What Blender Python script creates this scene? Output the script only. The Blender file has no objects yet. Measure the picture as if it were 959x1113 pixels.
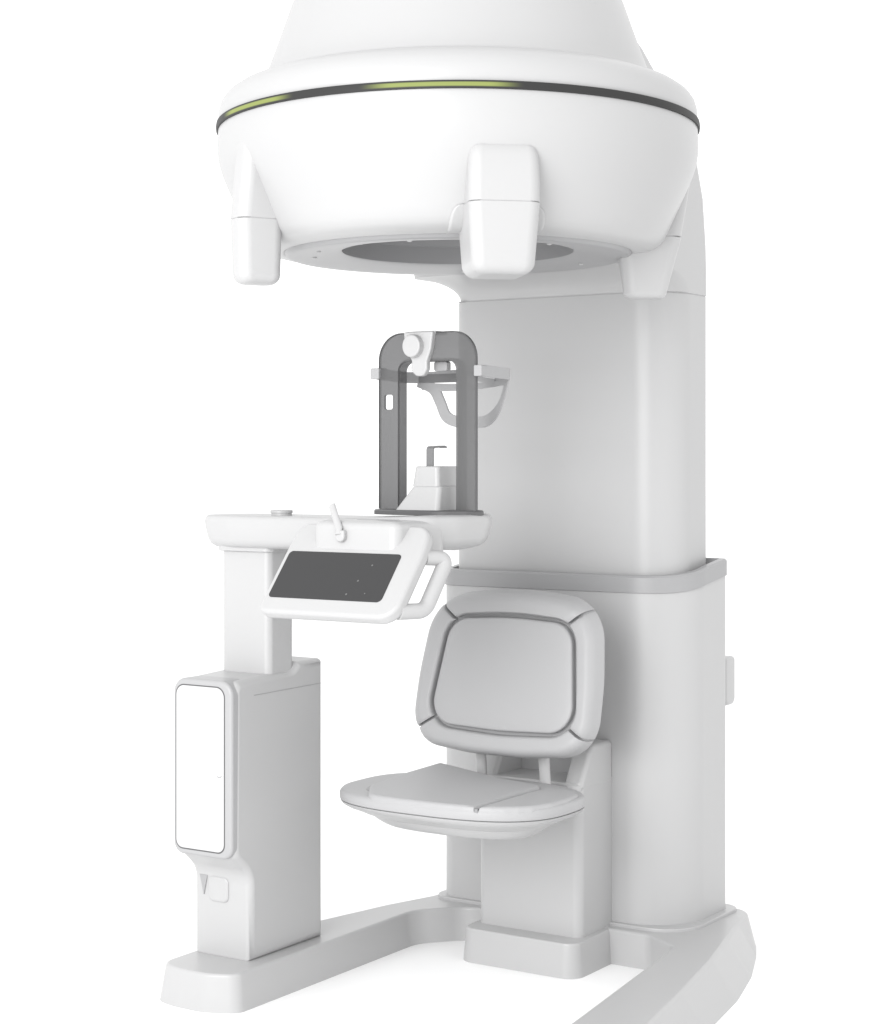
import bpy, bmesh, math
from mathutils import Vector, Matrix, noise

PI = math.pi
scene = bpy.context.scene
col = scene.collection

# ------------------------------------------------------------------ materials
def new_mat(name):
    m = bpy.data.materials.new(name)
    m.use_nodes = True
    nt = m.node_tree
    return m, nt, nt.nodes['Principled BSDF']

def plastic(name, color, rough=0.25, spec=0.5, grain=0.0, grain_scale=300.0, tone=0.008, coat=0.0):
    """moulded plastic / painted shell: slight tone drift, slight gloss drift, very fine grain"""
    m, nt, p = new_mat(name)
    tc = nt.nodes.new('ShaderNodeTexCoord')
    n1 = nt.nodes.new('ShaderNodeTexNoise'); n1.inputs['Scale'].default_value = 3.5
    n1.inputs['Detail'].default_value = 1
    nt.links.new(tc.outputs['Object'], n1.inputs['Vector'])
    r = nt.nodes.new('ShaderNodeMapRange')
    r.inputs['To Min'].default_value = 1 - tone; r.inputs['To Max'].default_value = 1 + tone
    nt.links.new(n1.outputs['Fac'], r.inputs['Value'])
    mul = nt.nodes.new('ShaderNodeVectorMath'); mul.operation = 'SCALE'
    mul.inputs[0].default_value = color
    nt.links.new(r.outputs['Result'], mul.inputs['Scale'])
    nt.links.new(mul.outputs['Vector'], p.inputs['Base Color'])
    rr = nt.nodes.new('ShaderNodeMapRange')
    rr.inputs['To Min'].default_value = rough * 0.96; rr.inputs['To Max'].default_value = rough * 1.04
    nt.links.new(n1.outputs['Fac'], rr.inputs['Value'])
    nt.links.new(rr.outputs['Result'], p.inputs['Roughness'])
    n2 = nt.nodes.new('ShaderNodeTexNoise'); n2.inputs['Scale'].default_value = grain_scale
    nt.links.new(tc.outputs['Object'], n2.inputs['Vector'])
    b = nt.nodes.new('ShaderNodeBump'); b.inputs['Strength'].default_value = grain
    b.inputs['Distance'].default_value = 0.001
    nt.links.new(n2.outputs['Fac'], b.inputs['Height'])
    if grain > 0: nt.links.new(b.outputs['Normal'], p.inputs['Normal'])
    p.inputs['Coat Weight'].default_value = coat
    p.inputs['Specular IOR Level'].default_value = spec
    p.inputs['Coat Roughness'].default_value = 0.08
    return m

ALB = 0.42
M = {}
M['white'] = plastic('white_shell', (ALB, ALB, ALB * 1.005), 0.36)
M['bright'] = plastic('gloss_white_door', (0.52, 0.52, 0.523), 0.15)
M['column'] = plastic('satin_column', (ALB, ALB, ALB * 1.005), 0.30, spec=0.3)
M['soft'] = plastic('soft_grey_shell', (.345, .345, .35), 0.36)
M['trim'] = plastic('grey_trim', (.30, .30, .305), 0.36)
M['pad'] = plastic('grey_upholstery', (.365, .365, .37), 0.5, grain=0.15, grain_scale=260)
M['pad_seam'] = plastic('upholstery_seam', (.31, .31, .315), 0.6)
M['strap'] = plastic('pale_grey_strap', (.33, .33, .335), 0.42)
M['dark'] = plastic('dark_grey_rubber', (.09, .09, .092), 0.45)
M['recess'] = plastic('grey_recess', (.42, .42, .425), 0.5)
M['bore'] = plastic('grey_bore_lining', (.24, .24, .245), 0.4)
M['screen'] = plastic('black_glass_screen', (.022, .022, .023), 0.07, grain=0)
M['glint'] = plastic('painted_glint', (.11, .11, .11), 0.3)
M['hook'] = plastic('grey_bite_rod', (.16, .16, .163), 0.35)

def smoky(name, tint, body, mix):
    m, nt, p = new_mat(name)
    p.inputs['Base Color'].default_value = (*body, 1)
    p.inputs['Roughness'].default_value = 0.35; p.inputs['Specular IOR Level'].default_value = 0.2
    t = nt.nodes.new('ShaderNodeBsdfTransparent'); t.inputs['Color'].default_value = (*tint, 1)
    mx = nt.nodes.new('ShaderNodeMixShader'); mx.inputs['Fac'].default_value = mix
    out = nt.nodes['Material Output']
    nt.links.new(t.outputs['BSDF'], mx.inputs[1]); nt.links.new(p.outputs['BSDF'], mx.inputs[2])
    nt.links.new(mx.outputs['Shader'], out.inputs['Surface'])
    return m
M['smoky'] = smoky('smoky_acrylic', (.56, .56, .565), (.18, .18, .182), 0.54)

def band_mat():
    """dark band round the head with two lit yellow-green LED runs"""
    m, nt, p = new_mat('led_band')
    p.inputs['Base Color'].default_value = (.035, .035, .035, 1); p.inputs['Roughness'].default_value = 0.5
    p.inputs['Specular IOR Level'].default_value = 0.15
    tc = nt.nodes.new('ShaderNodeTexCoord')
    sep = nt.nodes.new('ShaderNodeSeparateXYZ'); nt.links.new(tc.outputs['Object'], sep.inputs[0])
    at = nt.nodes.new('ShaderNodeMath'); at.operation = 'ARCTAN2'
    nt.links.new(sep.outputs['Y'], at.inputs[0]); nt.links.new(sep.outputs['X'], at.inputs[1])
    runs = []
    for c_, w_ in ((-61, 18), (-110.5, 15.5)):
        s = nt.nodes.new('ShaderNodeMath'); s.operation = 'SUBTRACT'
        s.inputs[1].default_value = math.radians(c_); nt.links.new(at.outputs[0], s.inputs[0])
        a = nt.nodes.new('ShaderNodeMath'); a.operation = 'ABSOLUTE'; nt.links.new(s.outputs[0], a.inputs[0])
        mr = nt.nodes.new('ShaderNodeMapRange'); mr.interpolation_type = 'SMOOTHSTEP'
        mr.inputs['From Min'].default_value = math.radians(w_ * .55); mr.inputs['From Max'].default_value = math.radians(w_)
        mr.inputs['To Min'].default_value = 1; mr.inputs['To Max'].default_value = 0
        nt.links.new(a.outputs[0], mr.inputs['Value']); runs.append(mr)
    ad = nt.nodes.new('ShaderNodeMath'); ad.operation = 'ADD'
    nt.links.new(runs[0].outputs[0], ad.inputs[0]); nt.links.new(runs[1].outputs[0], ad.inputs[1])
    # a glow is brightest in the middle of the band's height
    z = nt.nodes.new('ShaderNodeMath'); z.operation = 'ABSOLUTE'; nt.links.new(sep.outputs['Z'], z.inputs[0])
    zr = nt.nodes.new('ShaderNodeMapRange')
    zr.inputs['From Min'].default_value = 0.003; zr.inputs['From Max'].default_value = 0.0055
    zr.inputs['To Min'].default_value = 1; zr.inputs['To Max'].default_value = 0
    nt.links.new(z.outputs[0], zr.inputs['Value'])
    mu = nt.nodes.new('ShaderNodeMath'); mu.operation = 'MULTIPLY'
    nt.links.new(ad.outputs[0], mu.inputs[0]); nt.links.new(zr.outputs[0], mu.inputs[1])
    st = nt.nodes.new('ShaderNodeMath'); st.operation = 'MULTIPLY'; st.inputs[1].default_value = 0.55
    nt.links.new(mu.outputs[0], st.inputs[0])
    p.inputs['Emission Color'].default_value = (.72, .86, .18, 1)
    nt.links.new(st.outputs[0], p.inputs['Emission Strength'])
    return m
M['band'] = band_mat()

# ------------------------------------------------------------------ 2-D outlines (counter-clockwise)
class Outline(list):
    """outline that remembers its corners so that it can be inset cleanly"""
    corners = None; n = 8

def roundpoly(pts, n=8, clamp=True):
    """pts: (x, y, radius) -> outline with filleted corners, n+1 points on each corner"""
    out = Outline(); out.n = n; out.corners = []
    N = len(pts)
    for i in range(N):
        p = Vector(pts[i][:2]); r = pts[i][2]
        a = Vector(pts[i - 1][:2]) - p; b = Vector(pts[(i + 1) % N][:2]) - p
        la, lb = a.length, b.length
        a.normalize(); b.normalize()
        ang = a.angle(b)
        t = r / math.tan(ang / 2) if ang < PI - 1e-3 else 0
        lim = 0.499 * min(la, lb)
        if t > lim:
            t = lim; r = t * math.tan(ang / 2)
        turn = (-a).x * b.y - (-a).y * b.x
        out.corners.append((p.x, p.y, r, 1 if turn >= 0 else -1))
        if t < 1e-6:
            out += [(p.x, p.y)] * (n + 1); continue
        c = p + (a + b).normalized() * (r / math.sin(ang / 2))
        v0 = p + a * t - c; v1 = p + b * t - c
        a0 = math.atan2(v0.y, v0.x); da = math.atan2(v1.y, v1.x) - a0
        while da > PI: da -= 2 * PI
        while da < -PI: da += 2 * PI
        for k in range(n + 1):
            th = a0 + da * k / n
            q = c + Vector((math.cos(th), math.sin(th))) * r
            out.append((q.x, q.y))
    return out

def rrect(x0, x1, y0, y1, r, n=8):
    rs = r if isinstance(r, (list, tuple)) else [r] * 4
    return roundpoly([(x0, y0, rs[0]), (x1, y0, rs[1]), (x1, y1, rs[2]), (x0, y1, rs[3])], n)

def inset(pts, d):
    if abs(d) < 1e-9: return pts
    if getattr(pts, 'corners', None):
        C = pts.corners; N = len(C); new = []
        for i in range(N):
            p = Vector(C[i][:2])
            a = (p - Vector(C[i - 1][:2])).normalized(); b = (Vector(C[(i + 1) % N][:2]) - p).normalized()
            na = Vector((-a.y, a.x)); nb = Vector((-b.y, b.x)); m = na + nb
            m = m / max(0.3, m.length_squared / 2)
            new.append((p.x + m.x * d, p.y + m.y * d, max(0, C[i][2] - d * C[i][3])))
        return roundpoly(new, pts.n)
    N = len(pts); out = []
    for i in range(N):
        p = Vector(pts[i])
        j = i - 1
        while (Vector(pts[j]) - p).length < 1e-7: j -= 1
        k = i + 1
        while (Vector(pts[k % N]) - p).length < 1e-7: k += 1
        a = (p - Vector(pts[j])).normalized(); b = (Vector(pts[k % N]) - p).normalized()
        na = Vector((-a.y, a.x)); nb = Vector((-b.y, b.x))
        m = na + nb
        m = m / max(0.5, m.length_squared / 2) if m.length > 1e-6 else na
        out.append((p.x + m.x * d, p.y + m.y * d))
    return out

def edges(c0, c1, e0, e1, n=5):
    """profile through a thickness c0..c1 with rounded edges of radius e0, e1 -> (c, inset)"""
    pr = []
    if e0 > 0:
        for k in range(n + 1):
            t = PI / 2 * k / n
            pr.append((c0 + e0 * (1 - math.cos(t)), e0 * (1 - math.sin(t))))
    else: pr.append((c0, 0))
    if e1 > 0:
        for k in range(n + 1):
            t = PI / 2 * k / n
            pr.append((c1 - e1 * (1 - math.sin(t)), e1 * (1 - math.cos(t))))
    else: pr.append((c1, 0))
    return pr

# ------------------------------------------------------------------ frames and mesh builders
FZ = lambda a, b, c: Vector((a, b, c))                      # outline in plan, thickness upward
def FV(v0): return lambda a, b, c: Vector((a, v0 - c, b))   # outline seen from the front, thickness toward the front
FU = lambda a, b, c: Vector((c, a, b))                      # outline (depth, height), thickness along the width

def loft(bm, rings, cap0=True, cap1=True, closed=True):
    vs = [[bm.verts.new(p) for p in r] for r in rings]
    n = len(rings[0])
    for i in range(len(vs) - 1):
        for j in range(n if closed else n - 1):
            k = (j + 1) % n
            q = [vs[i][j], vs[i][k], vs[i + 1][k], vs[i + 1][j]]
            try: bm.faces.new(q)
            except ValueError: pass
    if cap0: bm.faces.new(list(reversed(vs[0])))
    if cap1: bm.faces.new(vs[-1])
    return vs

def slab(bm, pts, prof, frame=FZ):
    loft(bm, [[frame(x, y, c) for x, y in inset(pts, d)] for c, d in prof])

def lathe(bm, prof, n=160):
    loft(bm, [[Vector((r * math.cos(2 * PI * k / n), r * math.sin(2 * PI * k / n), z)) for k in range(n)] for r, z in prof],
         prof[0][0] < 1e-3 or False, False)

def frames_along(path, closed=False):
    N = len(path); T = []
    for i in range(N):
        if closed: d = path[(i + 1) % N] - path[i - 1]
        else: d = path[min(i + 1, N - 1)] - path[max(i - 1, 0)]
        T.append(d.normalized())
    return T

def sweep(bm, path, section, up, closed=False):
    """section(i) -> list of (side, up) offsets; up: fixed vector"""
    T = frames_along(path, closed); rings = []
    for i, p in enumerate(path):
        s = T[i].cross(up).normalized(); w = s.cross(T[i]).normalized()
        rings.append([p + s * a + w * b for a, b in section(i)])
    if closed: loft(bm, rings + [rings[0]], False, False)
    else: loft(bm, rings)

def circ(r, n=14): return [(r * math.cos(2 * PI * k / n), r * math.sin(2 * PI * k / n)) for k in range(n)]

def fillet_path(pts, n=8):
    """pts: (Vector, radius) -> open path with rounded bends"""
    out = [pts[0][0]]
    for i in range(1, len(pts) - 1):
        p, r = pts[i]
        a = (pts[i - 1][0] - p); b = (pts[i + 1][0] - p)
        la, lb = a.length, b.length; a.normalize(); b.normalize()
        ang = a.angle(b); t = min(r / math.tan(ang / 2), .49 * la, .49 * lb)
        p0, p1 = p + a * t, p + b * t
        for k in range(n + 1):
            s = k / n
            out.append(p0 * (1 - s) ** 2 + p * 2 * s * (1 - s) + p1 * s * s)
    out.append(pts[-1][0])
    return out

def spline(pts, n=8, closed=False):
    P = [Vector(p) for p in pts]; out = []
    N = len(P)
    rng = range(N) if closed else range(N - 1)
    for i in rng:
        if closed: a, b, c, d = P[i - 1], P[i], P[(i + 1) % N], P[(i + 2) % N]
        else: a, b, c, d = P[max(i - 1, 0)], P[i], P[i + 1], P[min(i + 2, N - 1)]
        for k in range(n):
            t = k / n
            out.append(.5 * ((2 * b) + (c - a) * t + (2 * a - 5 * b + 4 * c - d) * t * t + (3 * b - a - 3 * c + d) * t ** 3))
    if not closed: out.append(P[-1])
    return out

def obj(name, bm, mat, parent=None, sharp=38, loc=None, label=None):
    bmesh.ops.remove_doubles(bm, verts=bm.verts, dist=1e-6)
    bmesh.ops.dissolve_degenerate(bm, edges=bm.edges, dist=1e-7)
    bmesh.ops.recalc_face_normals(bm, faces=bm.faces)
    me = bpy.data.meshes.new(name)
    bm.to_mesh(me); bm.free()
    me.materials.append(M[mat])
    for p in me.polygons: p.use_smooth = True
    me.set_sharp_from_angle(angle=math.radians(sharp))
    o = bpy.data.objects.new(name, me); col.objects.link(o)
    if parent: o.parent = parent
    if loc: o.location = loc
    w = o.modifiers.new('weighted_normal', 'WEIGHTED_NORMAL'); w.keep_sharp = True; w.weight = 80
    if label: o['label'] = label
    return o

# ------------------------------------------------------------------ setting
def floor_mat():
    m, nt, p = new_mat('studio_white')
    p.inputs['Base Color'].default_value = (.93, .93, .93, 1); p.inputs['Roughness'].default_value = 0.9
    p.inputs['Specular IOR Level'].default_value = 0.2
    tc = nt.nodes.new('ShaderNodeTexCoord')
    n = nt.nodes.new('ShaderNodeTexNoise'); n.inputs['Scale'].default_value = 2
    nt.links.new(tc.outputs['Object'], n.inputs['Vector'])
    r = nt.nodes.new('ShaderNodeMapRange'); r.inputs['To Min'].default_value = .925; r.inputs['To Max'].default_value = .945
    nt.links.new(n.outputs['Fac'], r.inputs['Value'])
    c = nt.nodes.new('ShaderNodeCombineColor')
    for ch in ('Red', 'Green', 'Blue'): nt.links.new(r.outputs['Result'], c.inputs[ch])
    nt.links.new(c.outputs['Color'], p.inputs['Base Color'])
    return m
M['floor'] = floor_mat()
bm = bmesh.new()
bmesh.ops.create_circle(bm, cap_ends=True, cap_tris=False, segments=96, radius=60)
fl = obj('floor', bm, 'floor'); fl['kind'] = 'structure'

# ------------------------------------------------------------------ the machine
root = bpy.data.objects.new('dental_scanner', None); col.objects.link(root)
root['label'] = 'white cone beam dental x-ray machine with round overhead head, grey seat and tilted control panel'
root['category'] = 'dental scanner'

# ---- base frame: rear body and the two floor legs, one moulding
top = [(-.355, -.635, .035), (-.357, .085, .10), (-.265, .195, .08), (.265, .195, .05), (.365, .13, .06), (.462, -.60, .02),
       (.475, -.66, .03), (.605, -.66, .05), (.60, -.50, .3), (.545, -.2, .6), (.490, .07, .6), (.442, .26, .4), (.404, .41, .4), (.372, .565, .06),
       (-.40, .565, .06), (-.405, .25, .08), (-.450, .10, .15), (-.572, -.48, .3), (-.57, -.645, .05), (-.50, -.665, .2), (-.42, -.665, .1)]
bot = [(-.345, -.638, .035), (-.347, .085, .10), (-.260, .190, .08), (.270, .190, .05), (.355, .12, .06), (.452, -.60, .02),
       (.465, -.67, .03), (.650, -.67, .05), (.635, -.50, .3), (.600, -.2, .6), (.556, .07, .6), (.503, .27, .4), (.441, .44, .4), (.382, .575, .06),
       (-.41, .575, .06), (-.415, .25, .08), (-.460, .10, .15), (-.584, -.48, .3), (-.582, -.655, .05), (-.51, -.675, .2), (-.42, -.675, .1)]
bm = bmesh.new()
o0, o1 = roundpoly(bot, 12), roundpoly(top, 12)
H = .086
rings = [[Vector((x, y, 0)) for x, y in o0]]
def mixo(t): return [((1 - t) * a[0] + t * b[0], (1 - t) * a[1] + t * b[1]) for a, b in zip(o0, o1)]
for k in range(6):
    a = PI / 2 * k / 5; e = .007
    z = H - e + e * math.sin(a)
    rings.append([Vector((x, y, z)) for x, y in inset(mixo(min(1, z / H)), e * (1 - math.cos(a)))])
loft(bm, rings)
base = obj('base_frame', bm, 'white', root, sharp=62)
bm = bmesh.new()
slab(bm, rrect(-.394, .348, .223, .56, [.05, .11, .04, .04], 12), [(.07, 0), (.0905, 0), (.0935, .001), (.095, .004)])
obj('column_foot', bm, 'white', base)

# ---- lower column with collar and rear bracket
def rise(a, b, c):
    """the top of the housing sweeps up toward the back"""
    k = max(0, min(1, (b - .25) / .27)) if c > .5 else 0
    return Vector((a, b, c + .034 * k * k * (3 - 2 * k)))
bm = bmesh.new()
slab(bm, rrect(-.374, .327, .235, .53, [.045, .15, .03, .03], 20), [(.088, .0), (.93, 0)], rise)
lowcol = obj('lower_column', bm, 'white', root)
bm = bmesh.new()
slab(bm, rrect(-.378, .331, .231, .534, [.049, .154, .034, .034], 20), [(.918, .004), (.9195, 0), (.957, 0), (.962, .005), (.962, .020), (.947, .024)], rise)
obj('collar', bm, 'trim', lowcol, label='grey band round the top of the lower column')
bm = bmesh.new()
slab(bm, rrect(.528, .592, .612, .738, [.02, .02, .01, .01]), edges(.10, .318, .01, .01), FU)
obj('rear_bracket', bm, 'white', lowcol)

# ---- upper column, rising behind the head
bm = bmesh.new()
R4 = [.045, .14, .03, .03]
def usec(x0, x1, y0, y1, z, r=R4): return [Vector((x, y, z)) for x, y in rrect(x0, x1, y0, y1, r, 14)]
X0, X1, Y0, Y1 = -.352, .293, .262, .485
secs = [usec(X0, X1, Y0, Y1, .93), usec(X0, X1, Y0, Y1, 1.6675), usec(X0 + .0012, X1 - .0012, Y0 + .0012, Y1 - .0012, 1.6695)]
obj_rings = secs
loft(bm, obj_rings)
upcol = obj('upper_column', bm, 'column', root, label='satin grey white upper column')
bm = bmesh.new()
secs = [usec(X0 + .0012, X1 - .0012, Y0 + .0012, Y1 - .0012, 1.6697), usec(X0 - .0005, X1 + .0005, Y0 - .0005, Y1 + .0005, 1.6712)]
for k in range(9):                       # concave fillet flaring into the arm
    t = PI / 2 * k / 8; g = .06 * (1 - math.cos(t)); zz = 1.672 + .055 * math.sin(t)
    secs.append(usec(X0 - g, X1 + .001 , Y0 - g * 2.2, Y1 + .001, zz, [.06, .10, .03, .03]))
for (x0, x1, y0, y1, z) in ((-.39, .2925, .06, .485, 1.80), (-.37, .286, .04, .482, 1.92), (-.33, .268, .02, .47, 2.05),
                            (-.27, .215, 0, .43, 2.18), (-.22, .165, -.05, .38, 2.30), (-.18, .12, -.1, .3, 2.40)):
    secs.append(usec(x0, x1, y0, y1, z, [.08, .10, .03, .03]))
loft(bm, secs)
obj('support_arm', bm, 'white', upcol)

# ---- scan head
HC = Vector((0, -.26, 0))
head = None
bm = bmesh.new()
lathe(bm, [(.553, 2.0035), (.5545, 1.975), (.5540, 1.950), (.5505, 1.926), (.5425, 1.901), (.527, 1.865), (.5065, 1.82), (.486, 1.776), (.477, 1.758),
           (.466, 1.744), (.450, 1.734), (.430, 1.729), (.410, 1.727), (.404, 1.7275), (.400, 1.731)])
head = obj('scan_head', bm, 'white', root, sharp=60, loc=HC)
bm = bmesh.new()
lathe(bm, [(.551, 2.0205), (.5525, 2.03), (.5515, 2.048), (.5465, 2.065), (.536, 2.080), (.516, 2.094), (.490, 2.104), (.468, 2.108), (.459, 2.1085)])
obj('rim', bm, 'white', head, sharp=60)
bm = bmesh.new()
lathe(bm, [(.462, 2.105), (.456, 2.111), (.447, 2.125), (.439, 2.145), (.424, 2.185), (.406, 2.235), (.385, 2.295), (.352, 2.36), (.31, 2.44), (.26, 2.50), (.15, 2.53), (.001, 2.535)])
obj('dome_cover', bm, 'white', head, sharp=60)
bm = bmesh.new()
lathe(bm, [(.545, -.0085), (.5575, -.0082), (.5585, 0), (.5570, .0082), (.545, .0085)])
obj('light_band', bm, 'band', head, loc=(0, 0, 2.012), label='dark band with two lit yellow-green stretches')
bm = bmesh.new()
lathe(bm, [(.404, 1.733), (.398, 1.722), (.390, 1.7185), (.36, 1.7195), (.30, 1.727), (.272, 1.732), (.268, 1.736)])
plate = obj('bottom_plate', bm, 'trim', head, sharp=60, label='grey underside ring')
bm = bmesh.new()
lathe(bm, [(.268, 1.734), (.267, 1.775), (.262, 1.778), (.258, 1.80), (.10, 1.815), (.001, 1.815)])
obj('bore', bm, 'bore', plate, sharp=40, label='dark grey round recess under the head')
for ang, rad in ((-150, .335), (-128, .335), (-95, .345), (-20, .33), (60, .335), (120, .335), (-75, .34)):
    bm = bmesh.new()
    bmesh.ops.create_uvsphere(bm, u_segments=14, v_segments=8, radius=.006)
    bmesh.ops.scale(bm, vec=(1, 1, .5), verts=bm.verts)
    obj('screw_cap', bm, 'white', plate, loc=(rad * math.cos(math.radians(ang)), rad * math.sin(math.radians(ang)), 1.722))

def lug(ang, w, r0, r1, zt, zb, seam, fair, r1t=None, taper=.008, e=.028):
    r1t = r1t or r1
    """rounded housing hanging on the rim of the head; a = tangent, b = radial"""
    def ring(x0, x1, y0, y1, z, r):
        return [Vector((y, x, z)) for x, y in rrect(x0, x1, y0, y1, r, 8)]
    h = w / 2
    bm = bmesh.new()
    rs = []
    for k in range(7):
        t = PI / 2 * k / 6
        g = e * (1 - math.sin(t))
        rs.append(ring(-h + taper + g, h - taper - g, r0 + taper * .7 + g, r1 - taper * 1.3 - g, zb + e * (1 - math.cos(t)), max(.006, .026 - g * .6)))
    rs.append(ring(-h, h, r0, r1, seam - .003, .026))
    rs.append(ring(-h + .0014, h - .0014, r0 + .0014, r1 - .0014, seam - .0008, .026))
    loft(bm, rs)
    lo = obj('lug', bm, 'white', head, sharp=50)
    lo.rotation_euler = (0, 0, math.radians(ang))
    bm = bmesh.new()
    rs = [ring(-h + .0014, h - .0014, r0 + .0014, r1 - .0014, seam - .0005, .026), ring(-h, h, r0, r1, seam + .0015, .026)]
    for (t, g) in ((.3, .0), (.55, .002), (.75, .005), (.88, .011), (.96, .02), (1, .034)):
        g = g if fair else 0
        rs.append(ring(-h + g * .35, h - g * .35, r0, r1 + (r1t - r1) * t - g, seam + (zt - seam) * t, .026))
    loft(bm, rs)
    obj('lug_cover', bm, 'white', lo, sharp=50)
    if fair:                                 # shoulder fairing where the housing leaves the bowl
        bm = bmesh.new()
        rs = []
        for z, ro, wd in ((1.727, .442, .020), (1.731, .456, .024), (1.738, .467, .026), (1.747, .476, .026), (1.758, .484, .025), (1.769, .489, .021), (1.776, .491, .014), (1.779, .489, .004)):
            o = rrect(-h - wd, h + wd, r0 - .01, ro, .006, 6)
            rs.append([Vector((math.sqrt(max(b * b - a * a, .01)) if b > .42 else b, a, z)) for a, b in o])
        # subdivide the outer side so that it follows the bowl
        loft(bm, rs)
        obj('shoulder', bm, 'white', lo, sharp=50)
    return lo
lug(-47, .150, .385, .553, 1.905, 1.630, 1.778, True)
lug(-116, .076, .462, .568, 1.975, 1.632, 1.775, False, .549, .003, .022)
lug(36, .110, .372, .518, 1.955, 1.626, 1.768, False, .549, .023, .016)

# ---- seat pedestal
bm = bmesh.new()
slab(bm, rrect(-.168, .157, .015, .24, [.035, .035, .01, .01]), [(0, -.006), (.076, 0), (.082, .002), (.085, .007)])
ped = obj('seat_pedestal', bm, 'white', root)
bm = bmesh.new()
slab(bm, rrect(-.152, .142, .070, .24, [.022, .022, .005, .005]), [(.08, 0), (.455, 0), (.46, .006)])
obj('pedestal_body', bm, 'white', ped)
for s in (-1, 1):
    bm = bmesh.new()
    o = roundpoly([(.074, .44, .004), (.239, .44, .004), (.239, .548, .012), (.150, .548, .02), (.118, .530, .03), (.078, .462, .03)], 6)
    x1 = .1425 if s > 0 else -.104
    slab(bm, o, edges(x1 - .048, x1, .006, .012), FU)
    obj('cheek', bm, 'white', ped)
bm = bmesh.new()
slab(bm, rrect(-.108, .098, .44, .53, .004), [(-.09, 0), (-.075, 0)], FV(.13))
obj('back_panel', bm, 'recess', ped)

# ---- seat
def oval(a, b, cu, cv, p=2.7, n=96):
    out = []
    for k in range(n):
        t = 2 * PI * k / n
        c, s_ = math.cos(t), math.sin(t)
        out.append((cu + a * math.copysign(abs(c) ** (2 / p), c), cv + b * math.copysign(abs(s_) ** (2 / p), s_)))
    return out
SV = -.245
def seat_profile(prof, fn=None):
    bm = bmesh.new()
    loft(bm, [[(fn or FZ)(x, y, z) for x, y in oval(.290 - d, .203 - d, 0, SV)] for z, d in prof])
    return bm
bm = seat_profile([(.420, .080), (.4205, .062), (.424, .052), (.430, .040), (.436, .026), (.441, .014), (.447, .005), (.453, .001), (.4545, .003)])
seat = obj('seat', bm, 'white', root, sharp=60)
bm = seat_profile([(.390, .150), (.3905, .120), (.394, .104), (.400, .092), (.408, .080), (.418, .068), (.4205, .066)])
obj('under_shell', bm, 'white', seat, sharp=60)
bm = seat_profile([(.455, .003), (.457, .0), (.470, -.001), (.4755, .0015), (.479, .005), (.4805, .010), (.481, .018), (.4812, .040)])
obj('cushion', bm, 'pad', seat, sharp=60)
def front_v(u, d=0): return SV - (.203 - d) * (1 - min(1, abs(u) / (.290 - d)) ** 2.7) ** (1 / 2.7)
def back_v(u, d=0): return SV + (.203 - d) * (1 - min(1, abs(u) / (.290 - d)) ** 2.7) ** (1 / 2.7)
def resample(o, m):
    """outline with evenly spread points, closed"""
    P = [Vector(q) for q in o]; L = [0]
    for i in range(len(P)): L.append(L[-1] + (P[(i + 1) % len(P)] - P[i]).length)
    out = []; j = 0
    for k in range(m):
        t = L[-1] * k / m
        while L[j + 1] < t: j += 1
        f = (t - L[j]) / max(1e-9, L[j + 1] - L[j])
        q = P[j].lerp(P[(j + 1) % len(P)], f); out.append((q.x, q.y))
    return out
# centre pad: flush with the front edge, round left end, rising to a lifted rear corner
cen = [(u, front_v(u, .0005), .05) for u in (-.13, -.09, -.04, .02, .08, .13)] + [(.153, front_v(.153, .0005), .002), (.153, -.125, .03), (.02, -.105, .2), (-.168, -.078, .008), (-.192, -.19, .08), (-.194, -.34, .08)]
cen = roundpoly(cen, 8)
def cz(a, b, z):
    lift = .020 * max(0, min(1, (b + .30) / .22)) ** 1.3 * max(0, min(1, (.06 - a) / .24))
    roll = max(0, front_v(a, 0) + .018 - b) / .018         # front edge rolls down with the cushion
    return Vector((a, b, z + (lift - .004 * roll ** 2 if z > .47 else 0)))
bm = bmesh.new()
slab(bm, cen, [(.458, 0), (.4815, 0), (.4865, .0015), (.4888, .004), (.4896, .009)], cz)
# fill the top with a few inner rows so that the lift reads as a bent sheet
obj('centre_pad', bm, 'pad', seat, sharp=60)
# crescent seam at the round left end of the centre pad
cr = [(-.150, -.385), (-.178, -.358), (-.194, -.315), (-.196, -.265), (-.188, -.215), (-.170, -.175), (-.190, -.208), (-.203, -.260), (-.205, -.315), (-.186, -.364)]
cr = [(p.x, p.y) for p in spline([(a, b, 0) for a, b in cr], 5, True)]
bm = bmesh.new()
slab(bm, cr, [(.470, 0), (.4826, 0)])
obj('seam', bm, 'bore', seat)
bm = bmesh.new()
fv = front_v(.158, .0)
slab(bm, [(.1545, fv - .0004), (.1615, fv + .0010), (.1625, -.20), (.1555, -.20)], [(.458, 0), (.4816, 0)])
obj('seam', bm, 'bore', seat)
us = [.163, .19, .215, .24, .262]
bol = [(u, front_v(u, .0005), .03) for u in us] + [(.281, -.31, .05), (.2835, -.24, .05), (.272, -.165, .06), (.235, -.135, .05), (.180, -.150, .03), (.163, -.22, .05)]
bol[0] = (bol[0][0], bol[0][1], .002)
bm = bmesh.new()
slab(bm, roundpoly(bol, 6), [(.458, 0), (.477, 0), (.483, .0015), (.4865, .005), (.4885, .011)])
obj('bolster', bm, 'pad', seat, sharp=60)

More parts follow.
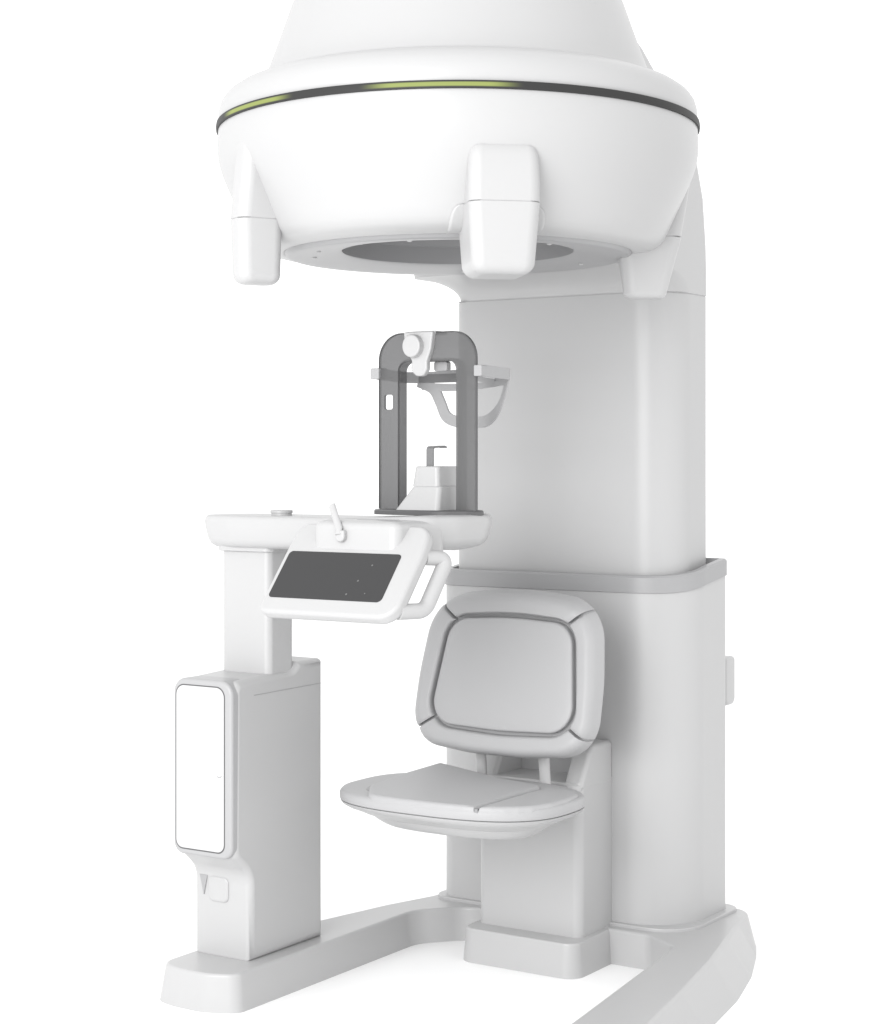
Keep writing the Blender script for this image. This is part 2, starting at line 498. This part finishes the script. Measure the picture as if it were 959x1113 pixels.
# ---- backrest
CB = Vector((0, .735))
def dense(pts, n=14):
    o = roundpoly(pts, n); return o
def ray_hit(o, th):
    d = Vector((math.cos(th), math.sin(th))); best = None
    for i in range(len(o)):
        a = Vector(o[i - 1]) - CB; b = Vector(o[i]) - CB
        e = b - a; den = d.x * e.y - d.y * e.x
        if abs(den) < 1e-12: continue
        t = (a.x * e.y - a.y * e.x) / den; s = (a.x * d.y - a.y * d.x) / den
        if t > 0 and -1e-6 <= s <= 1 + 1e-6: best = t if best is None else max(best, t)
    return CB + d * best
b_out = dense([(-.268, .551, .115), (-.08, .533, .6), (.08, .533, .6), (.268, .551, .115), (.268, .72, .6), (.245, .910, .125), (.06, .931, .6), (-.06, .931, .6), (-.245, .910, .125), (-.268, .72, .6)])
b_out = [(x * .948 - .007, y) for x, y in b_out]      # plain points from here on
b_in = dense([(-.209, .600, .066), (0, .592, 1), (.209, .600, .066), (.175, .863, .066), (0, .873, 1), (-.175, .863, .066)])
VB = -.03
FB = lambda a, b, c: Vector((a, VB + .22 * (b - .735) - c, b))      # leans back toward the column
bm = bmesh.new()
slab(bm, b_out, [(-.058, .03), (-.052, .012), (-.04, .004), (-.025, .004), (-.006, .008), (0.002, .014)], FB)
back = obj('backrest', bm, 'pad_seam', root, sharp=60)
bm = bmesh.new()
slab(bm, inset(b_in, .005), [(0, 0), (.016, 0), (.020, .002), (.022, .006), (.0235, .02), (.0245, .045)], FB)
obj('centre_cushion', bm, 'pad', back, sharp=60)
tl, tr = math.atan2(.115, -.150), math.atan2(.115, .150)
bl_, br_ = math.atan2(-.115, -.185), math.atan2(-.115, .185)
corner = [br_, tr, tl, bl_ + 2 * PI, br_ + 2 * PI]
for q in range(4):
    a0, a1 = corner[q], corner[q + 1]
    bm = bmesh.new(); nA, nS = 40, 12
    grid = []
    for i in range(nA + 1):
        f = i / nA
        row = []
        th = a0 + (a1 - a0) * f
        I = ray_hit(b_in, th); O = ray_hit(b_out, th)
        # keep a constant seam width beside the corner: pull the end rows in
        tv = Vector((-math.sin(th), math.cos(th)))
        shift = 0.0035 if i == 0 else (-.0035 if i == nA else 0)
        endd = .0045 if i in (0, nA) else (.0012 if i in (1, nA - 1) else 0)
        rad = (O - CB).normalized()
        I = I + rad * .005
        L = (O - I).length
        for j in range(nS + 1):
            s = j / nS
            p = I + (O - I) * s + tv * shift
            c = .0225 + .0015 * math.sin(PI * s)
            if j == 0: c -= .005
            x = max(0, (s - .45) / .55)
            c -= .050 * (1 - math.sqrt(max(0, 1 - x ** 2.4)))
            row.append((p, c - endd))
        grid.append(row)
    vt = [[bm.verts.new(FB(p.x, p.y, c)) for p, c in r] for r in grid]
    vb = [[bm.verts.new(FB(p.x, p.y, min(c - .003, -.004) if j < nS - 1 else -.032)) for j, (p, c) in enumerate(r)] for r in grid]
    for i in range(nA):
        for j in range(nS):
            bm.faces.new([vt[i][j], vt[i + 1][j], vt[i + 1][j + 1], vt[i][j + 1]])
            bm.faces.new([vb[i][j], vb[i][j + 1], vb[i + 1][j + 1], vb[i + 1][j]])
    for i in range(nA):
        for j in (0, nS): bm.faces.new([vt[i][j], vt[i + 1][j], vb[i + 1][j], vb[i][j]])
    for j in range(nS):
        for i in (0, nA): bm.faces.new([vt[i][j], vt[i][j + 1], vb[i][j + 1], vb[i][j]])
    obj('border_pad', bm, 'pad', back, sharp=50)
for x in (-.092, .088):
    bm = bmesh.new()
    sweep(bm, [Vector((x, -.002, .44)), Vector((x, -.016, .565))], lambda i: circ(.0135, 20), Vector((0, 1, 0)))
    obj('support_post', bm, 'white', back)
bm = bmesh.new()
slab(bm, rrect(-.115, .110, -.022, .08, .01), edges(.425, .450, .003, .003))
obj('post_bracket', bm, 'white', ped)
bm = bmesh.new()
slab(bm, rrect(-.115, .110, .56, .66, .01), edges(-.10, -.055, .003, .003), FB)
obj('hanger_plate', bm, 'recess', back)

# ---- left cabinet
CU0, CU1 = -.568, -.396
prof = roundpoly([(-.532, .084, .004), (-.25, .084, .002), (-.25, .7655, .008), (-.345, .7655, .012), (-.375, .747, .05), (-.45, .745, .1), (-.588, .738, .025),
                  (-.592, .338, .035), (-.533, .285, .06)], 9)
bm = bmesh.new()
slab(bm, prof, edges(CU0, CU1, .018, .018, 6), FU)
cab = obj('cabinet', bm, 'white', root, sharp=45)
bm = bmesh.new()
slab(bm, rrect(CU0 - .006, CU1 - .001, .331, .742, [.028, .028, .034, .034]), edges(.0, .0595, .0, .008), FV(-.54))
obj('door_surround', bm, 'soft', cab)
bm = bmesh.new()
slab(bm, rrect(CU0 + .0035, CU1 - .022, .345, .727, [.02, .02, .024, .024]), [(0, -.0012), (.0025, -.0012)], FV(-.5975))
obj('door_seal', bm, 'dark', cab)
bm = bmesh.new()
slab(bm, rrect(CU0 + .0050, CU1 - .0235, .3468, .7255, [.019, .019, .023, .023]), edges(0, .0028, 0, .0015), FV(-.5985))
door = obj('door', bm, 'bright', cab, label='glossy white front door panel with a dark outline')
bm = bmesh.new()
arc = spline([(-.4385, -.6014, .522), (-.434, -.6014, .5195), (-.429, -.6014, .5205), (-.426, -.6014, .524)], 5)
sweep(bm, arc, lambda i: circ(.0010, 6), Vector((0, 1, 0)))
obj('door_mark', bm, 'trim', door)
bm = bmesh.new()
slab(bm, rrect(-.518, -.463, .216, .270, .012), [(-.004, -.003), (.001, -.002), (.0032, .001), (.0032, .005), (.002, .007)], FV(-.5345))
obj('push_button', bm, 'white', cab)
bm = bmesh.new()
slab(bm, [(-.535, .226), (-.524, .272), (-.547, .272)], [(-.004, 0), (.0012, 0)], FV(-.5345))
obj('arrow_mark', bm, 'trim', cab, label='small grey downward arrow')
bm = bmesh.new()
slab(bm, [( -.262, .705), (-.262, .7065), (-.52, .7035), (-.52, .702)][::-1], [(0, 0), (.0006, 0)], lambda a, b, c: Vector((CU1 + c, a, b)))
obj('seam_line', bm, 'trim', cab)

# ---- lift pillar
bm = bmesh.new()
slab(bm, rrect(-.552, -.406, -.452, -.352, .017), [(.735, 0), (1.052, 0)])
pil = obj('lift_pillar', bm, 'white', root)
bm = bmesh.new()
slab(bm, rrect(-.562, -.398, -.462, -.342, .022), [(1.032, .006), (1.034, 0), (1.055, 0)])
obj('sleeve', bm, 'white', pil)

# ---- console table
tab = roundpoly([(-.597, -.475, .035), (-.50, -.495, .1), (-.22, -.495, .15), (-.16, -.56, .06), (.10, -.56, .06), (.134, -.46, .12), (.137, -.31, .12), (.06, -.25, .12), (-.10, -.215, .12), (-.2, -.31, .12), (-.56, -.31, .06), (-.597, -.37, .05)], 8)
def tz(a, b, z):
    """the head end rises a little under the arch and its underside thins toward the right tip"""
    k = max(0, min(1, (a + .12) / .20)); k = k * k * (3 - 2 * k)
    return Vector((a, b, z + .009 * k * max(0, min(1, (z - 1.04) / .07)) + .018 * k * max(0, min(1, (a - .0) / .13)) * max(0, min(1, (1.10 - z) / .06))))
bm = bmesh.new()
slab(bm, tab, [(1.040, .060), (1.0405, .045), (1.043, .028), (1.050, .016), (1.062, .009), (1.085, .003), (1.104, .0), (1.112, .002), (1.117, .006), (1.119, .012)], tz)
table = obj('console_table', bm, 'white', root, sharp=60)
bm = bmesh.new()
bmesh.ops.create_cone(bm, cap_ends=True, segments=40, radius1=.0245, radius2=.0245, depth=.006, matrix=Matrix.Translation((-.393, -.42, 1.122)))
slab(bm, [( -.393 + .0265 * math.cos(t * PI / 20), -.42 + .0265 * math.sin(t * PI / 20)) for t in range(40)], [(1.1245, .001), (1.1255, 0), (1.1305, 0), (1.132, .002)])
obj('table_cap', bm, 'white', table)

# ---- control panel (plane tilted forty degrees from upright)
PB = Vector((0, .16, .19)).normalized(); PN = Vector((0, -.19, .16)).normalized()
P0 = Vector((0, -.750, .917))
FP = lambda a, b, c: P0 + Vector((a, 0, 0)) + PB * b + PN * c
pan = roundpoly([(-.203, .004, .025), (.158, .004, .045), (.158, .19, .3), (.146, .248, .035), (-.197, .250, .035), (-.204, .19, .3)], 10)
bm = bmesh.new()
slab(bm, pan, edges(-.026, .006, .012, .009), FP)
panel = obj('control_panel', bm, 'white', root, sharp=60)
bm = bmesh.new()
scr = rrect(-.190, .109, .042, .168, [.010, .012, .010, .010])
slab(bm, scr, [(.004, 0), (.0068, 0), (.0074, .0008)], FP)
screen = obj('screen', bm, 'screen', panel, label='dark glass touch screen')
for cx, cy, r in ((.046, .136, .0022), (.028, .094, .0024), (.014, .058, .0024), (.060, .062, .0016)):  # reflected glints on the glass, painted as small pale dots
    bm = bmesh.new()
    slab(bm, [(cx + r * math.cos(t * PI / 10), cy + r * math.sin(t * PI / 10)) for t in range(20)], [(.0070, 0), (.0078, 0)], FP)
    obj('glint', bm, 'glint', screen)
# shelf above the screen
bm = bmesh.new()
sh = roundpoly([(-.135, -.640, .025), (.088, -.640, .025), (.125, -.47, .04), (-.165, -.47, .04)], 8)
slab(bm, sh, [(1.03, 0), (1.100, 0), (1.109, .003), (1.115, .009), (1.118, .018), (1.119, .03)])
shelf = obj('shelf', bm, 'white', panel, sharp=60)
bm = bmesh.new()
slab(bm, [(-.015 + .055 * math.cos(t * PI / 24), -.56 + .028 * math.sin(t * PI / 24)) for t in range(48)], [(1.118, 0), (1.1194, 0), (1.1198, .001)])
obj('dish', bm, 'trim', shelf)
bm = bmesh.new()
sweep(bm, [Vector((-.056, -.652, 1.088)), Vector((-.058, -.645, 1.10)), Vector((-.100, -.615, 1.150))], lambda i: [(a * 1.0, b * .6) for a, b in circ(.0085 if i else .007, 14)], Vector((0, -1, .4)))
lev = obj('lever', bm, 'white', panel)
bm = bmesh.new()
slab(bm, rrect(-.066, -.041, 1.072, 1.098, [.012, .012, .004, .004]), edges(0, .012, 0, .004), FV(-.640))
obj('lever_socket', bm, 'white', lev)
for x in (.166, -.196):
    bm = bmesh.new()
    pth = fillet_path([(Vector((x * .86, -.615, 1.043)), 0), (Vector((x, -.560, 1.040)), .035), (Vector((x, -.647, .933)), .04), (Vector((x * .86, -.712, .934)), 0)], 10)
    sweep(bm, pth, lambda i: circ(.0168, 20), Vector((1, 0, 0)))
    obj('handle', bm, 'white', panel)

# ---- head support arch (smoky acrylic)
VF = -.37
AW, AI, AT = .130, .079, .008      # outer and inner half width, plate thickness
def smoky_arch():
    """one closed arch plate: two legs and a crown"""
    bm = bmesh.new(); e = .0015
    o = roundpoly([(-AW, 1.134, .002), (-AI, 1.134, .002), (-AI, 1.474, .022), (AI, 1.474, .022), (AI, 1.134, .002), (AW, 1.134, .002),
                   (AW, 1.538, .060), (-AW, 1.538, .060)], 10)
    slab(bm, o, edges(0, AT, e, e, 3), FV(VF - .013))
    return bm
bm = smoky_arch()
arch = obj('head_support', bm, 'smoky', root, label='smoky grey translucent arch')
bm = bmesh.new()
slab(bm, rrect(-.117, -.093, 1.366, 1.400, .005, 4), [(-.06, 0), (.06, 0)], FV(VF))
cut = obj('window_cutter', bm, 'smoky')
mod = arch.modifiers.new('cut', 'BOOLEAN'); mod.object = cut; mod.operation = 'DIFFERENCE'; mod.solver = 'EXACT'
dg = bpy.context.evaluated_depsgraph_get()
nm = bpy.data.meshes.new_from_object(arch.evaluated_get(dg))
arch.modifiers.clear(); arch.data = nm
nm.set_sharp_from_angle(angle=math.radians(38))
bpy.data.objects.remove(cut)
bm = bmesh.new()
ti = .006
flange = roundpoly([(-AI - ti, 1.136, .001), (-AI, 1.136, .001), (-AI, 1.474, .022), (AI, 1.474, .022), (AI, 1.136, .001), (AI + ti, 1.136, .001),
                    (AI + ti, 1.474 + ti, .028), (-AI - ti, 1.474 + ti, .028)], 10)
slab(bm, flange, [(-.030, .001), (-.029, 0), (-.0005, 0)], FV(VF - .013))
obj('inner_flange', bm, 'smoky', arch)
bm = bmesh.new()
te = .0022
edge = roundpoly([(AW + .0003, 1.138, .0005), (AW + te, 1.138, .0005), (AW + te, 1.538 + te, .060 + te), (-AW - te, 1.538 + te, .060 + te), (-AW - te, 1.138, .0005), (-AW - .0003, 1.138, .0005),
                  (-AW - .0003, 1.5383, .0603), (AW + .0003, 1.5383, .0603)], 12)
slab(bm, edge, [(-.0005, .0003), (0, 0), (AT, 0), (AT + .0005, .0003)], FV(VF - .013))
obj('edge_darkening', bm, 'dark', arch)  # added strip: the acrylic edge's loss of light put in as dark colour
bm = bmesh.new()
slab(bm, roundpoly([(-.143, -.405, .03), (-.06, -.438, .1), (.06, -.438, .1), (.128, -.400, .03), (.134, -.335, .03), (-.143, -.335, .03)], 8), [(1.1255, .0), (1.134, .0), (1.137, .003)])
obj('base_plate', bm, 'dark', arch, label='thin dark plate under the arch')
bm = bmesh.new()
br = roundpoly([(-.054, 1.541, .004), (-.050, 1.500, .03), (-.030, 1.474, .015), (-.036, 1.455, .01), (-.020, 1.440, .012), (.000, 1.440, .012), (.010, 1.455, .01), (.010, 1.474, .01), (.020, 1.500, .03), (.026, 1.541, .004)], 6)
slab(bm, br, edges(.0, .016, .003, .004), FV(-.389))
brk = obj('forehead_bracket', bm, 'white', arch)
bm = bmesh.new()
slab(bm, [(-.022 + .024 * math.cos(t * PI / 24), 1.508 + .026 * math.sin(t * PI / 24)) for t in range(48)], edges(0, .020, 0, .004), FV(-.403))
obj('knob', bm, 'white', brk)
bm = bmesh.new()
slab(bm, rrect(.004, .040, 1.452, 1.474, .005), edges(0, .018, .002, .003), FV(-.35))
obj('forehead_pad', bm, 'trim', brk)
bm = bmesh.new()
slab(bm, rrect(-.052, .026, 1.535, 1.5425, .002), edges(-.025, .025, .002, .002), FV(-.37))
obj('top_clip', bm, 'white', brk)

# ---- temple guard: strap round both legs and the hanging face loop
def flat_ribbon(bm, path, hgt, thick):
    sec = [(-thick / 2, -hgt / 2), (thick / 2, -hgt / 2), (thick / 2, hgt / 2), (-thick / 2, hgt / 2)]
    sweep(bm, path, lambda i: sec, Vector((0, 0, 1)))
VG = -.257
bm = bmesh.new()
pth = fillet_path([(Vector((-.122, -.3785, 1.449)), 0), (Vector((-.146, -.378, 1.449)), .006), (Vector((-.146, -.262, 1.445)), .02), (Vector((-.10, VG, 1.444)), 0)], 8)
flat_ribbon(bm, pth, .026, .006)
gd = obj('temple_guard', bm, 'strap', root)
bm = bmesh.new()
pth = fillet_path([(Vector((.120, -.3785, 1.449)), 0), (Vector((.148, -.378, 1.449)), .006), (Vector((.150, -.268, 1.445)), .025), (Vector((.10, VG + .002, 1.442)), 0)], 8)
flat_ribbon(bm, pth, .026, .006)
obj('side_strap', bm, 'strap', gd)
for x0, x1 in ((-.151, -.127), (.131, .1515)):
    bm = bmesh.new()
    slab(bm, rrect(x0, x1, 1.4365, 1.4615, .003, 4), edges(.358, .399, .002, .002), FV(0))
    obj('strap_clip', bm, 'strap', gd)
def plate_sweep(bm, pts, widths, v, th):
    """flat strip in the guard's plane: centre line (u, z) with a width at each point"""
    c = spline([(a, 0, b) for a, b in pts], 8); n = len(c)
    W = spline([(w, 0, 0) for w in widths], 8)
    T = frames_along(c)
    rings = []
    for i in range(n):
        nrm = Vector((-T[i].z, 0, T[i].x)); h = W[i].x / 2
        a, b = c[i] + nrm * h, c[i] - nrm * h
        rings.append([Vector((a.x, v - th / 2, a.z)), Vector((b.x, v - th / 2, b.z)), Vector((b.x, v + th / 2, b.z)), Vector((a.x, v + th / 2, a.z))])
    loft(bm, rings)
bm = bmesh.new()
plate_sweep(bm, [(-.112, 1.432), (-.070, 1.417), (-.050, 1.385), (-.033, 1.352), (-.003, 1.339), (.035, 1.337), (.072, 1.339), (.098, 1.355), (.119, 1.388), (.134, 1.438)],
            [.020, .026, .026, .026, .026, .026, .026, .020, .010, .008], VG, .006)
obj('face_loop', bm, 'strap', gd)
bm = bmesh.new()
plate_sweep(bm, [(-.10, 1.424), (-.05, 1.420), (0, 1.419), (.06, 1.421), (.13, 1.428)], [.018, .018, .016, .014, .012], VG - .001, .005)
plate_sweep(bm, [(-.12, 1.450), (-.05, 1.453), (0, 1.455), (.03, 1.451), (.06, 1.437), (.10, 1.430)], [.010, .010, .010, .012, .012, .012], VG - .001, .0055)
obj('brow_bar', bm, 'strap', gd)
bm = bmesh.new()
slab(bm, rrect(-.128, .022, 1.431, 1.452, .006), edges(-.003, .001, 0, .001), FV(VG - .003))
obj('brow_pad', bm, 'hook', gd, label='dark grey pad in the brow bar')

# ---- chin rest
bm = bmesh.new()
def frus(bm, b, t, z0, z1, r):
    o0 = rrect(*b, r, 6); o1 = rrect(*t, r, 6); e = .004
    rr = [[Vector((x, y, z0)) for x, y in o0]]
    for k in range(5):
        a = PI / 2 * k / 4; z = z1 - e + e * math.sin(a); f = (z - z0) / (z1 - z0)
        rr.append([Vector((x, y, z)) for x, y in inset([((1 - f) * p[0] + f * q[0], (1 - f) * p[1] + f * q[1]) for p, q in zip(o0, o1)], e * (1 - math.cos(a)))])
    loft(bm, rr)
frus(bm, (-.072, .050, -.420, -.28), (-.030, .046, -.405, -.29), 1.134, 1.191, .012)
chin = obj('chin_rest', bm, 'white', root)
bm = bmesh.new()
frus(bm, (-.034, .040, -.402, -.295), (-.028, .036, -.398, -.30), 1.190, 1.236, .010)
obj('chin_block', bm, 'white', chin)
bm = bmesh.new()
pth = fillet_path([(Vector((.006, -.385, 1.230)), 0), (Vector((.006, -.385, 1.279)), .008), (Vector((.010, -.345, 1.281)), .01), (Vector((.010, -.335, 1.279)), 0)], 6)
sweep(bm, pth, lambda i: [(-.0022, -.009), (.0022, -.009), (.0022, .009), (-.0022, .009)], Vector((1, 0, 0)))
obj('bite_rod', bm, 'hook', chin, label='bent grey bite rod')

# ------------------------------------------------------------------ light and camera
w = bpy.data.worlds.new('World'); scene.world = w; w.use_nodes = True
bg = w.node_tree.nodes['Background']; bg.inputs['Color'].default_value = (1, 1, 1, 1); bg.inputs['Strength'].default_value = 1.38

def area(name, loc, aim, size, power, size_y=None):
    L = bpy.data.lights.new(name, 'AREA'); L.energy = power; L.size = size
    if size_y: L.shape = 'RECTANGLE'; L.size_y = size_y
    o = bpy.data.objects.new(name, L); col.objects.link(o); o.location = loc
    o.rotation_euler = (Vector(aim) - Vector(loc)).to_track_quat('-Z', 'Y').to_euler()
    return o
area('key_softbox', (.5, -5.0, 2.0), (-.1, -.2, .9), 2.8, 182)

cam = bpy.data.cameras.new('camera'); co = bpy.data.objects.new('camera', cam); col.objects.link(co)
co.location = (2.329, -3.89, 1.25)
co.rotation_euler = (PI / 2, 0, math.radians(33.2))
cam.lens = 65.21; cam.sensor_width = 36; cam.sensor_fit = 'AUTO'
cam.shift_y = -56.5 / 1113
cam.clip_start = 0.05; cam.clip_end = 300
scene.camera = co
scene.render.resolution_x, scene.render.resolution_y = 882, 1024
vs = scene.view_settings
vs.view_transform = 'Standard'; vs.look = 'None'; vs.exposure = 0; vs.gamma = 1
scene.cycles.max_bounces = 10; scene.cycles.transparent_max_bounces = 16
